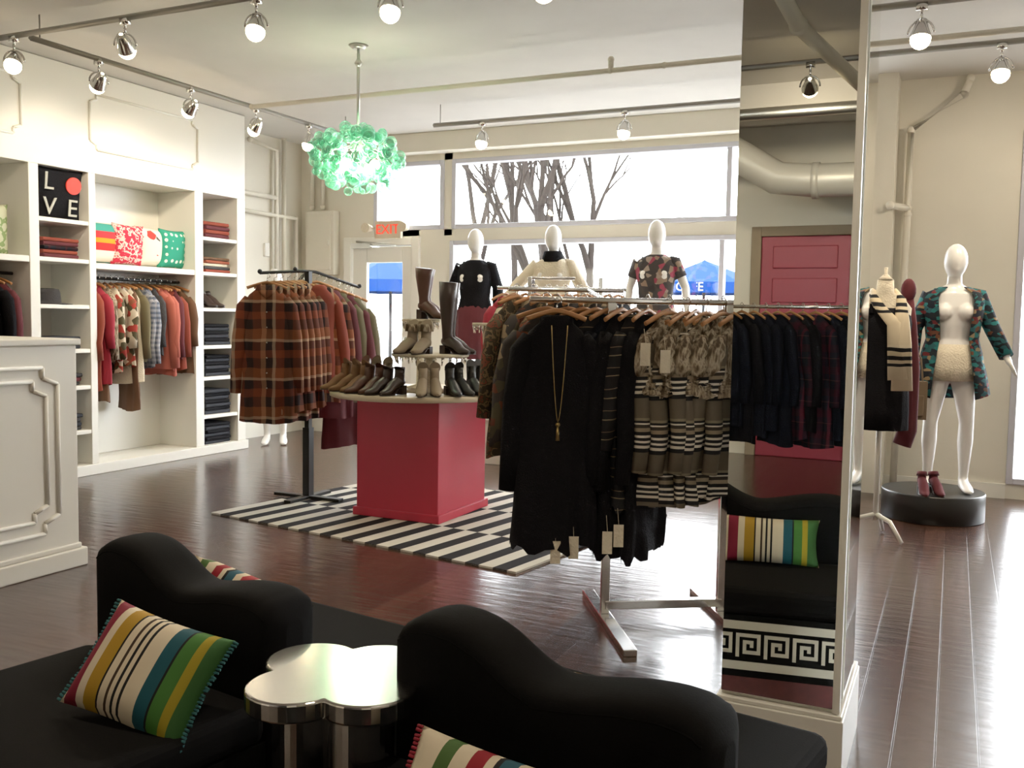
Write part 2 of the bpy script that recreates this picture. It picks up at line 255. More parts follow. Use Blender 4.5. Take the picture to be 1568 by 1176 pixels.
pipe('sprinkler_pipe',[[(-5.65,6.65,3.2),(-1.95,6.65,3.2),(1.5,6.65,3.2)],[(-2.35,6.65,3.2),(-2.35,6.65,3.28)]],.02,M['pipe'])
pipe('wall_conduit_pipes',[[(-7.08,8.3,3.3),(-7.08,8.75,3.25),(-7.08,8.75,1.2)],[(-7.08,8.88,CZ),(-7.08,8.88,1.0)],[(-7.08,7.8,2.72),(-7.08,8.75,2.72)],[(-7.08,7.8,2.52),(-7.08,9.1,2.52),(-7.08,9.1,1.6)],[(-6.95,9.24,CZ),(-6.95,9.24,2.66)],[(-6.8,9.24,3.1),(-6.8,9.24,2.66)]],.026,M['pipe'])
pipe('wall_drain_pipe',[[(-.02,8.5,3.24),(-.40,8.5,2.98),(-.40,8.5,2.3),(-.42,8.5,.04)],[(-.02,8.5,3.24),(.02,8.5,3.36)],[(-.52,8.25,2.35),(-.40,8.5,2.35)]],.028,M['wall'])
e=empty('electrical_panel',(-6.8,9.238,2.24)); bm=bmesh.new(); box(bm,-.2,.2,-.06,.06,-.37,.37); box(bm,-.16,.16,-.075,-.06,-.32,.32); box(bm,.12,.14,-.085,-.07,-.03,.03); mk('panel_box',bm,M['wall'],e,bevel=.006)
bm=bmesh.new(); box(bm,-7.15,-7.12,8.6,8.68,2.05,2.2); mk('wall_thermostat',bm,M['white'],bevel=.004)
# ---------------- built-in shelving ----------------
X=-6.65; e=empty('built_in_shelving_unit'); bm=bmesh.new()
def vert(y0,y1): box(bm,-7.14,X,y0,y1,.09,2.56)
for a,b_ in ((3.2,3.3),(3.86,3.95),(5.21,5.30),(5.78,5.85),(7.01,7.12),(7.60,7.72)): vert(a,b_)
box(bm,-7.14,X,3.2,7.72,2.56,CZ-.005)
box(bm,-7.14,X+.02,3.2,7.74,0,.09)
box(bm,-7.14,-7.12,3.2,7.72,.09,2.56)
def sh(y0,y1,z,t=.035): box(bm,-7.12,X-.004,y0,y1,z-t,z)
for z in (2.14,1.80,1.45,1.08,.77,.39): sh(7.12,7.60,z)
for z in (2.15,1.83,1.45,1.08,.77,.39): sh(5.30,5.78,z); sh(3.3,3.86,z)
sh(5.85,7.01,1.81,.05); sh(3.95,5.21,1.83,.05)
mk('carcass',bm,M['white'],e,bevel=.005)
bm=bmesh.new()
def mould(y0,y1,z0,z1,x=X,c=.07):
    pts=[(y0+c,z0),(y1-c,z0),(y1-c,z0+c*.6),(y1,z0+c),(y1,z1-c),(y1-c,z1-c*.6),(y1-c,z1),(y0+c,z1),(y0+c,z1-c*.6),(y0,z1-c),(y0,z0+c),(y0+c,z0+c*.6)]
    for i in range(len(pts)):
        a=pts[i]; b2=pts[(i+1)%len(pts)]; tube(bm,[(x+.004,a[0],a[1]),(x+.004,b2[0],b2[1])],.012,6)
mould(5.80,7.05,2.76,3.22); mould(4.0,5.15,2.76,3.22)
mk('frieze_moulding',bm,M['white'],e)
bm=bmesh.new(); tube(bm,[(-6.86,5.85,1.69),(-6.86,7.01,1.69)],.014); tube(bm,[(-6.86,3.95,1.69),(-6.86,5.21,1.69)],.014); mk('hanging_rods',bm,M['blackmetal'],e)
# ---------------- garments ----------------
def garment(name,parent,loc,rz,mt,L=.8,w=.22,sl=.5,d=.05,flare=1.15,fold=.012,nk=9,sleeve_out=.06,hang=True,fur=0,ragged=0,placket=None):
    bm=bmesh.new(); seg=36
    prof=[(-.075,.05,.03),(-.085,.075,.04),(-.11,w*.5,.042),(-.145,w*.76,.046),(-.19,w*.93,.05),(-.25,w,d),(-.32,w*.97,d*1.1)]
    nz=12 if not fur else 16
    for i in range(1,nz+1):
        t=i/nz; prof.append((-.32-(L-.32)*t,w*(.97+(flare-.97)*t),d*(1.1+.5*t)))
    ph=random.random()*6; rings=[]
    for j,(z,hw,hd) in enumerate(prof):
        fa=min(1,max(0,(-z-.2)/max(.2,L-.2))); rg=[]
        for k in range(seg):
            a=2*math.pi*k/seg; c=math.cos(a); s_=math.sin(a)
            rr=1+fold*fa*8*math.sin(nk*a+ph+.6*fa)
            x=hw*math.copysign(abs(c)**.8,c)*(1+.05*fa*math.sin(3*a+ph)); y=hd*s_*rr+fold*fa*math.sin(x*60+ph)+fold*.6*math.sin(z*14+ph+x*20)
            zz=z
            if fur: x+=random.uniform(-fur,fur); y+=random.uniform(-fur,fur)*1.3; zz+=random.uniform(-fur,fur)
            if j==len(prof)-1: zz+=ragged*(-1 if k%4<2 else 1)+.012*math.sin(2*a+ph)
            rg.append(bm.verts.new((x,y,zz)))
        rings.append(rg)
    for j in range(len(rings)-1):
        for k in range(seg):
            fc=bm.faces.new((rings[j][k],rings[j][(k+1)%seg],rings[j+1][(k+1)%seg],rings[j+1][k])); fc.smooth=True
    if sl:
        for sg in (-1,1):
            bend=random.uniform(-.02,.02)
            pts=[(sg*w*.78,0,-.165),(sg*(w*.96),0,-.23),(sg*(w+sleeve_out*.5),.0,-.23-sl*.35),(sg*(w+sleeve_out*.8),-.012+bend,-.23-sl*.7),(sg*(w+sleeve_out),bend,-.23-sl)]
            rr=[(.03,.03),(.055,.045),(.055,.04),(.05,.035),(.045,.032)]
            tube(bm,pts,rr,12)
    if hang:
        pts=[(x,0,-.055-.45*abs(x)**1.3*1.2) for x in [i/8*w*.85 for i in range(-8,9)]]
        tube(bm,pts,[(.011,.008)]*len(pts),8,mi=1)
        hk=[(0,0,-.055),(0,0,-.03)]+[(.022*math.sin(a)-.0,0,-.005+.022*math.cos(a)) for a in [math.pi*1.0,math.pi*.7,math.pi*.4,0.1,-.5,-1.2]]
        tube(bm,hk,.003,6,mi=2)
    if placket:
        for i in range(1,7): sphere(bm,(0,-d*(1.1+.07*i)-.012,-.16-(L-.3)*i/7),.007,8,mi=2)
        tube(bm,[(-.055,-.03,-.075),(-.03,-.055,-.12),(0,-.06,-.17)],[(.02,.008),(.026,.008),(.006,.004)],8); tube(bm,[(.055,-.03,-.075),(.03,-.055,-.12),(0,-.06,-.17)],[(.02,.008),(.026,.008),(.006,.004)],8)
    return mk(name,bm,[mt,M['hanger'],M['chrome']],parent,loc,rz)
e=empty('hanging_clothes_in_shelving_bay')
seq=[('rust',1.0,.5),('redfab',.95,.4),('brownfab',1.1,0),('fur',.75,.5),('floralred',.85,.5),('floralred',.8,.4),('cream',.95,0),('brownfab',1.2,0),('olivefab',.75,.5),('plaidgrey',.78,.55),('plaidgrey',.82,.55),('greyfab',.7,.4),('coral',.85,.6),('coral',.9,.5),('rust',.85,.5),('maroon',.75,.5),('brownfab',.9,.4)]
for i,(k,L,s_) in enumerate(seq):
    garment('garment_%d'%(i+1),e,(-6.86,5.93+i*.0645,1.705),random.uniform(-.45,.45),M[k],L=L,w=.17,sl=s_,d=.028,fold=.009,sleeve_out=.03)
e=empty('hanging_sweaters_in_shelving_bay')
for i in range(14):
    garment('garment_%d'%(i+1),e,(-6.86,4.1+i*.075,1.705),random.uniform(-.15,.2),M[['maroon','maroon','blackfab','maroon','maroon'][i%5]],L=.75,w=.18,sl=.5,d=.028,fold=.006,sleeve_out=.03)
def pillow(name,parent,loc,rot,mt,w=.4,h=.4,t=.14,n=18,fringe=None):
    bm=bmesh.new()
    for sgn in (1,-1):
        g=[]
        for i in range(n+1):
            row=[]
            for j in range(n+1):
                u=i/n*2-1; v=j/n*2-1
                e1=(1-u**4)**.6*(1-v**4)**.6 if abs(u)<1 and abs(v)<1 else 0
                x=w/2*u*(1-.07*(1-v*v)); z=h/2*v*(1-.07*(1-u*u))
                row.append(bm.verts.new((x,sgn*t/2*e1*(1-.25*(u*u+v*v)/2),z)))
            g.append(row)
        for i in range(n):
            for j in range(n):
                bm.faces.new((g[i][j],g[i+1][j],g[i+1][j+1],g[i][j+1])).smooth=True
    bmesh.ops.remove_doubles(bm,verts=bm.verts,dist=.0004)
    mats=[mt]
    if fringe:
        mats.append(fringe)
        for sx in (-1,1):
            for j in range(30):
                z=h*(j/29-.5)*.97; x0=sx*w/2*(1-.07*(1-(2*j/29-1)**2)); tube(bm,[(x0-sx*.004,0,z),(x0+sx*.010,random.uniform(-.004,.004),z+random.uniform(-.003,.003))],.0035,5,mi=1)
    return mk(name,bm,mats,parent,loc,rot=rot)
hp=math.pi/2
for i,(k,y,w_) in enumerate((('p_a',6.05,.36),('p_b',6.33,.38),('p_c',6.60,.38),('p_d',6.86,.36))):
    pillow('shelf_pillow',None,(-6.83+.02*(i%2),y,2.0),(0.06,0,hp+.05),M[k],w_,.37,.15)
pillow('shelf_pillow',None,(-6.83,4.95,2.02),(0,0,hp),M['p_e'],.42,.42,.15)
pl=pillow('love_pillow',None,(-6.74,5.54,2.345),(.12,0,hp-.05),M['blackfab'],.46,.44,.13)
for ch,x,z in (('V',-.11,-.1),('E',.10,-.1),('L',-.13,.1)): text('letter_'+ch,ch,.2,M['ltr'],pl,(x,-.072,z),(hp,0,0),.004)
bm=bmesh.new(); tube(bm,[(.1,-.06,.09),(.1,-.075,.09)],.07,24); mk('printed_red_dot',bm,M['red_glow'],pl)
def stack(name,loc,n,mats,w=.36,d=.3,h=.035,rz=hp):
    e=empty(name,loc,rz)
    for i in range(n):
        bm=bmesh.new(); ww=w*random.uniform(.9,1); hh=h*.96
        pts=[]
        for k in range(10):
            a=-hp+math.pi*k/9; pts.append((-d/2-hh/2*math.cos(a)*.8,hh/2+hh/2*math.sin(a)))
        pts=[(p[0],p[1]) for p in pts]+[(d/2,hh),(d/2,hh*.55),(d/2-.02,hh*.5),(d/2,hh*.45),(d/2,0)]
        a_=[bm.verts.new((-ww/2,p[0],p[1]+i*h)) for p in pts]; b_=[bm.verts.new((ww/2,p[0],p[1]+i*h)) for p in pts]; nn=len(pts)
        for k in range(nn): bm.faces.new((a_[k],a_[(k+1)%nn],b_[(k+1)%nn],b_[k]))
        bm.faces.new(a_); bm.faces.new(list(reversed(b_)))
        mk('folded_%d'%(i+1),bm,mats[i%len(mats)],e,(random.uniform(-.01,.01),random.uniform(-.01,.01),.001),random.uniform(-.05,.05),bevel=.006)
    return e
for z,n in ((1.08,6),(.77,6),(.39,7),(.09,6)): stack('folded_jeans_stack',(-6.86,7.36,z),n,[M['denim'],M['blackfab']])
stack('folded_sweater_stack',(-6.86,7.36,1.80),5,[M['rust'],M['greyfab'],M['cream'],M['orange'],M['brownfab']],h=.03)
stack('folded_sweater_stack',(-6.86,7.36,2.14),4,[M['maroon'],M['rust']],h=.04)
stack('folded_sweater_stack',(-6.86,5.54,1.83),5,[M['maroon'],M['rust'],M['plaid2']],h=.033)
stack('folded_sweater_stack',(-6.86,5.54,1.08),3,[M['denim'],M['cream']]); stack('folded_sweater_stack',(-6.86,5.54,.39),4,[M['greyfab'],M['denim']]); stack('folded_sweater_stack',(-6.86,5.54,.77),3,[M['greyfab'],M['maroon']])
def hat(name,loc,mt,s=1):
    bm=bmesh.new(); prof=[(.17,.0),(.172,.006),(.1,.012),(.095,.03),(.09,.08),(.08,.105),(.05,.11),(.0001,.095)]
    tube(bm,[(0,0,z*s) for r,z in prof],[(r*s,r*s*.9) for r,z in prof],28); mk(name,bm,mt,None,loc)
hat('fedora_hat',(-6.85,5.52,1.45),M['greyfab'],1.2)
def boot(name,parent,loc,rz,mt,h=.2,heel=.05,shaft=.045,cuff=None,toe=.2):
    bm=bmesh.new(); z0=heel
    pts=[(0,0.0,z0+.02),(0,.0,z0+.06),(0,.005,z0+.1),(0,.008,(z0+h)*.6+.05),(0,.0,h)]
    tube(bm,pts,[(.034,.045),(.034,.045),(.033,.042),(shaft*.85,shaft),(shaft,shaft*1.1)],16,ref=(1,0,0))
    fp=[(0,.05,z0+.035),(0,.02,z0+.04),(0,-.03,z0+.035),(0,-.09,z0*.5+.038),(0,-.14,.03),(0,-toe+.01,.022),(0,-toe-.02,.018)]
    tube(bm,fp,[(.02,.025),(.034,.04),(.036,.042),(.04,.034),(.041,.026),(.03,.018),(.01,.009)],14,ref=(1,0,0))
    box(bm,-.028,.028,.0,.055,0,z0+.01,1)
    tube(bm,[(0,.05,z0+.002),(0,-.04,z0*.8+.002),(0,-.1,.007),(0,-toe-.015,.005)],[(.028,.004),(.03,.004),(.042,.005),(.018,.004)],10,mi=1,ref=(1,0,0))
    if cuff: tube(bm,[(0,0,h-.045),(0,0,h+.005)],[(shaft*1.15,shaft*1.25)]*2,16,mi=2,ref=(1,0,0))
    return mk(name,bm,[mt,M['dbrown'],cuff or mt],parent,loc,rz)
def pair(name,loc,rz,mt,gap=.1,s=1,**k):
    e=empty(name,loc,rz); e.scale=(s,s,s); boot('boot_left',e,(-gap/2,0,0),-.1,mt,**k); boot('boot_right',e,(gap/2,.03,0),.08,mt,**k); return e
pair('ankle_boots',(-6.8,7.3,1.45),hp,M['dbrown'],h=.12,heel=.06)
# counter
e=empty('sales_counter'); bm=bmesh.new(); box(bm,-4.92,-4.32,1.4,3.66,.1,1.215); box(bm,-4.94,-4.305,1.37,3.68,1.215,1.25); box(bm,-4.94,-4.30,1.38,3.70,0,.10); box(bm,-4.93,-4.31,1.39,3.67,.1,.13); mk('counter_body',bm,M['white'],e,bevel=.008)
bm=bmesh.new(); mould(2.55,3.53,.22,1.10,x=-4.32,c=.09); mould(2.62,3.46,.29,1.03,x=-4.32,c=.08); mould(1.5,2.4,.22,1.08,x=-4.32,c=.09); mk('counter_moulding',bm,M['white'],e)
bm=bmesh.new(); box(bm,-4.32,-4.305,2.98,3.06,1.04,1.12); mk('counter_sign',bm,M['coral'],e)
bm=bmesh.new(); box(bm,-4.6,-4.45,2.95,3.22,1.25,1.50); tube(bm,[(-4.525,3.0,1.5),(-4.525,3.03,1.6),(-4.525,3.14,1.6),(-4.525,3.17,1.5)],.008); mk('black_gift_bag',bm,M['blkleather'],bevel=.01)
# ---------------- rug & table ----------------
bm=bmesh.new(); box(bm,0,2.56,0,1.95,.001,.012); mk('striped_rug',bm,M['rug'],None,(-4.65,5.04,0),-math.radians(9))
TC=V((-3.45,5.85,0))
e=empty('round_display_table',TC); bm=bmesh.new(); tube(bm,[(0,0,.835),(0,0,.84),(0,0,.868),(0,0,.873)],[.63,.64,.64,.635],64); mk('table_top',bm,M['woodtop'],e)
bm=bmesh.new(); box(bm,-.29,.36,-.37,.33,.05,.835); box(bm,-.31,.38,-.39,.35,.013,.07); mk('crimson_pedestal',bm,M['crimson'],e,bevel=.006)
def tp(l,e_,z): p=TC+rt*l+fw*e_; return (p.x,p.y,z)
def riser(l,e_,z,r):
    e=empty('display_riser',tp(l,e_,.873)); h=z-.873; bm=bmesh.new(); tube(bm,[(0,0,h-.02),(0,0,h-.016),(0,0,h)],[r*.97,r,r],32)
    tube(bm,[(0,0,0),(0,0,.01),(0,0,.03),(0,0,h*.5),(0,0,h-.02)],[r*.7,r*.7,.03,.025,.04],20); mk('stand',bm,M['cream'],e)
    bm=bmesh.new()
    for k in range(26):
        a=k/26*6.283; tube(bm,[(r*.93*math.cos(a),r*.93*math.sin(a),h-.018),(r*.9*math.cos(a),r*.9*math.sin(a),h-.05-.012*(k%3))],[.008,.004],6)
    mk('bead_fringe',bm,M['chrome'],e)
riser(-.02,.18,1.38,.14); riser(.47,.1,1.36,.11); riser(.08,-.12,1.14,.27)
pair('tall_boots',tp(.02,.2,1.38),RZ+.9,M['brown'],h=.37,heel=.06,shaft=.065,gap=.05)
pair('tall_boots',tp(.22,-.12,1.14),RZ+.9,M['dbrown'],h=.5,heel=.05,shaft=.062,gap=.06)
pair('fur_cuff_boots',tp(.0,-.2,1.14),RZ-.4,M['taupe'],h=.2,heel=.04,shaft=.045,cuff=M['fur'],gap=.09)
lst=[(-.50,-.05,'tan',.2,-.8),(-.41,-.2,'tan',.2,-.9),(-.29,-.33,'brown',.19,-.7),(-.15,-.42,'dbrown',.18,-.6),(.10,-.46,'taupe',.2,.1),(.27,-.38,'blkleather',.2,.5),(.41,-.30,'blkleather',.22,.6),(.53,-.16,'blkleather',.18,.9),(-.27,-.1,'olive',.22,-.4),(-.38,.1,'brown',.22,-.5)]
for l,e_,k,h,a in lst: pair('ankle_boots',tp(l,e_,.874),RZ+a,M[k],s=.92,h=h,heel=.055,shaft=.042,gap=.085)
# ---------------- racks ----------------
def fourway(name,p,arms,zt,mt='blackmetal'):
    e=empty(name,p); bm=bmesh.new(); box(bm,-.02,.02,-.02,.02,.013,zt); box(bm,-.03,.03,-.03,.03,.013,.55)
    box(bm,-.3,.3,-.03,.03,.013,.035); box(bm,-.03,.03,-.25,.25,.0131,.0351)
    for d_,L,dr in arms:
        d_=V(d_).normalized(); tube(bm,[(0,0,zt),(d_.x*.06,d_.y*.06,zt),(d_.x*L,d_.y*L,zt-dr)],.012,8); sphere(bm,(d_.x*L,d_.y*L,zt-dr+.01),.018,8)
    mk('rack_frame',bm,M[mt],e,bevel=.002); return e
PL=V((-4.39,5.79,0))
A=(-rt*.66-fw*.75); B=(rt*.62+fw*.75); D=(-rt*.40+fw*.88)
fourway('four_way_clothes_rack',PL,[(A,.42,.03),(B,.5,.1),(D,.5,.1),(-B,.12,.0)],1.72)
e=empty('hanging_plaid_shirts')
for i in range(6):
    p=PL+A*(.07+.058*i); garment('plaid_shirt_%d'%(i+1),e,(p.x,p.y,1.70-.004*i),RZ+.70+random.uniform(-.1,.1)-.09*i,M['plaid1'],L=1.0+.06*(i%2),w=.165,sl=.62,d=.045,fold=.016,placket=True,sleeve_out=.05,flare=1.25)
e=empty('hanging_jackets')
for i,(k,L) in enumerate((('rust',.9),('plaid1',.95),('maroon',1.05),('olivefab',.85),('maroon',1.25),('olivefab',.9))):
    p=PL+B*(.08+.07*i); garment('jacket_%d'%(i+1),e,(p.x,p.y,1.70-.018*i),RZ+hp-.9,M[k],L=L,w=.17,sl=.5,d=.04)
for i in range(5):
    p=PL+D*(.12+.07*i); garment('jacket_%d'%(i+8),e,(p.x,p.y,1.70-.015*i),RZ+.5,M[['rust','plaid1','brownfab','plaid1','rust'][i]],L=.95,w=.17,sl=.5,d=.04)
P0=V((-1.43,4.13,0)); U=V((.85,.53,0)).normalized(); Fd=V((.53,-.85,0)).normalized()
BZ=1.485
e=empty('chrome_clothes_rack'); bm=bmesh.new()
def slab(a,b_,w,z0,z1):
    a=V(a);b_=V(b_); t=(b_-a).normalized(); n_=V((-t.y,t.x,0))*w/2
    extr(bm,[(a+n_)[:2],(b_+n_)[:2],(b_-n_)[:2],(a-n_)[:2]],z0,z1)
for q in (P0,P0+U*.56):
    slab(q-Fd*.38,q+Fd*.5,.06,0.0,.03); slab(q-U*.02,q+U*.02,.03,.03,BZ-.01)
slab(P0,P0+U*.56,.04,.05,.09)
tube(bm,[P0-U*.38+V((0,0,BZ)),P0+U*.95+V((0,0,BZ))],.015,12)
BD=P0-U*.26-fw*.14; Q=P0-U*.28+fw*1.05
tube(bm,[P0-U*.26+V((0,0,BZ)),BD-fw*.03+V((0,0,BZ))],.010,8)
tube(bm,[P0+U*.02+V((0,0,BZ-.03)),Q+rt*.25+V((0,0,1.56))],.012,10); tube(bm,[Q-rt*.2+V((0,0,1.56)),Q+rt*.45+V((0,0,1.56))],.012,10)
mk('rack_frame',bm,M['chrome'],e,bevel=.003)
bd=garment('black_dress',None,(BD.x,BD.y,BZ+.005),RZ+.12,M['blackfab'],L=1.10,w=.155,sl=.62,d=.06,flare=1.3,fold=.018,sleeve_out=.045,ragged=.015)
bm=bmesh.new(); tube(bm,[(x,-.078-.01*math.cos(x*20),-.12-.42*(1-(abs(x)/.035)**1.6)) for x in [i/10*.035 for i in range(-10,11)]],.002,6); sphere(bm,(0,-.085,-.55),.011,10); tube(bm,[(0,-.085,-.56),(0,-.085,-.62)],[.006,.009],8); mk('gold_necklace',bm,mat('brass',(.45,.32,.12),.35,metal=1),bd)
e=empty('hanging_dark_dresses')
sq=[(-.30,'floraldark',.85,.3,.165),(-.2,'blackfab',1.12,.45,.17),(-.13,'blackfab',1.08,.6,.17),(-.07,'trim',1.02,.8,.165),(-.01,'navy',1.07,.85,.17),(.05,'blackfab',1.16,.95,.18),(.11,'trim',.96,.95,.17),(.17,'blackfab',1.18,1.0,.18)]
for i,(s_,k,L,a,w_) in enumerate(sq):
    p=P0+U*s_; garment('dress_%d'%(i+1),e,(p.x,p.y,BZ+.015),RZ+a,M[k],L=L,w=w_,sl=.6 if i%2 else .45,d=.035,fold=.014,ragged=.014)
e=empty('hanging_striped_cardigans')
for i in range(6):
    p=P0+U*(.27+.065*i); garment('striped_cardigan_%d'%(i+1),e,(p.x,p.y,BZ+.015-.01*(i%2)),RZ+.95+random.uniform(-.12,.12),M['cardstripe'],L=.95-.01*i,w=.18,sl=.55,d=.035,fold=.014)
e=empty('hanging_fur_vests')
for i in range(5):
    p=P0+U*(.27+.085*i)-fw*.035; garment('fur_vest_%d'%(i+1),e,(p.x,p.y,BZ+.005),RZ+.85+random.uniform(-.15,.15),M['fur'],L=.42,w=.195,sl=.1,d=.070,fold=.01,fur=.010,sleeve_out=.01)
e=empty('hanging_black_dresses')
for i in range(3):
    p=P0+U*(.70+.08*i); garment('dress_%d'%(i+1),e,(p.x,p.y,BZ+.015),RZ+1.1,M['blackfab'],L=1.0,w=.2,sl=.5,d=.035)
bm=bmesh.new()
for s_,z in ((.13,1.25),(.22,1.22),(-.02,.42),(.03,.45),(-.25,.38),(-.17,.40)):
    p=P0+U*s_-fw*.24; q=[p-rt*.022,p+rt*.022]
    vs=[bm.verts.new((q[0].x,q[0].y,z-.05)),bm.verts.new((q[1].x,q[1].y,z-.05)),bm.verts.new((q[1].x,q[1].y,z+.05)),bm.verts.new((q[0].x,q[0].y,z+.05))]; bm.faces.new(vs)
    tube(bm,[(p.x,p.y,z+.05),(p.x+fw.x*.06,p.y+fw.y*.06,z+.11)],.001,4)
mk('price_tags',bm,M['cream'],solid=.001)
P2=V((-2.78,6.85,0)); e=empty('double_bar_clothes_rack'); bm=bmesh.new()
for s_ in (-.25,.3):
    q=P2+rt*s_; slab(q-fw*.3,q+fw*.3,.05,0,.03); slab(q-rt*.015,q+rt*.015,.03,.03,1.72)
slab(P2-rt*.25,P2+rt*.3,.04,.05,.08)
tube(bm,[P2-rt*.5+V((0,0,1.63)),P2+rt*.5+V((0,0,1.63))],.014,10); tube(bm,[P2-rt*.25+V((0,0,1.71)),P2+rt*.1+V((0,0,1.71))],.012,10)
mk('rack_frame',bm,M['chrome'],e,bevel=.002)
e=empty('hanging_print_dresses')
cs=['redfab','floralred','camo','camo','floraldark','camo','greyfab','blackfab','camo','floraldark','maroon','blackfab']
for i,k in enumerate(cs):
    p=P2+rt*(-.44+.08*i); garment('print_dress_%d'%(i+1),e,(p.x,p.y,1.64),RZ+hp-.75+random.uniform(-.1,.1),M[k],L=1.0+.08*(i%3),w=.19,sl=.5,d=.04)
e=empty('hanging_floral_tops')
for i,k in enumerate(['camo','floraldark','camo','blackfab','greyfab','floraldark']):
    q=Q+rt*(-.15+.09*i); garment('floral_top_%d'%(i+1),e,(q.x,q.y,1.575),RZ+.75,M[k],L=.95,w=.17,sl=.5,d=.04)
e=empty('rear_clothes_rack'); bm=bmesh.new()
for x in (-1.9,-.3): box(bm,x-.015,x+.015,-1.915,-1.885,0,1.52); box(bm,x-.03,x+.03,-2.2,-1.6,0,.03)
tube(bm,[(-1.95,-1.9,1.52),(-.25,-1.9,1.52)],.015,10); mk('rack_frame',bm,M['chrome'],e)
e=empty('hanging_navy_dresses')
for i in range(16):
    garment('navy_dress_%d'%(i+1),e,(-1.85+i*.095,-1.9,1.535),hp-.7+random.uniform(-.15,.15),M[['plaid2','navy','navy','blackfab','navy','navy','navy','plaid2','blackfab'][i%9]],L=1.1-.06*(i%3),w=.2,sl=.55,d=.04)
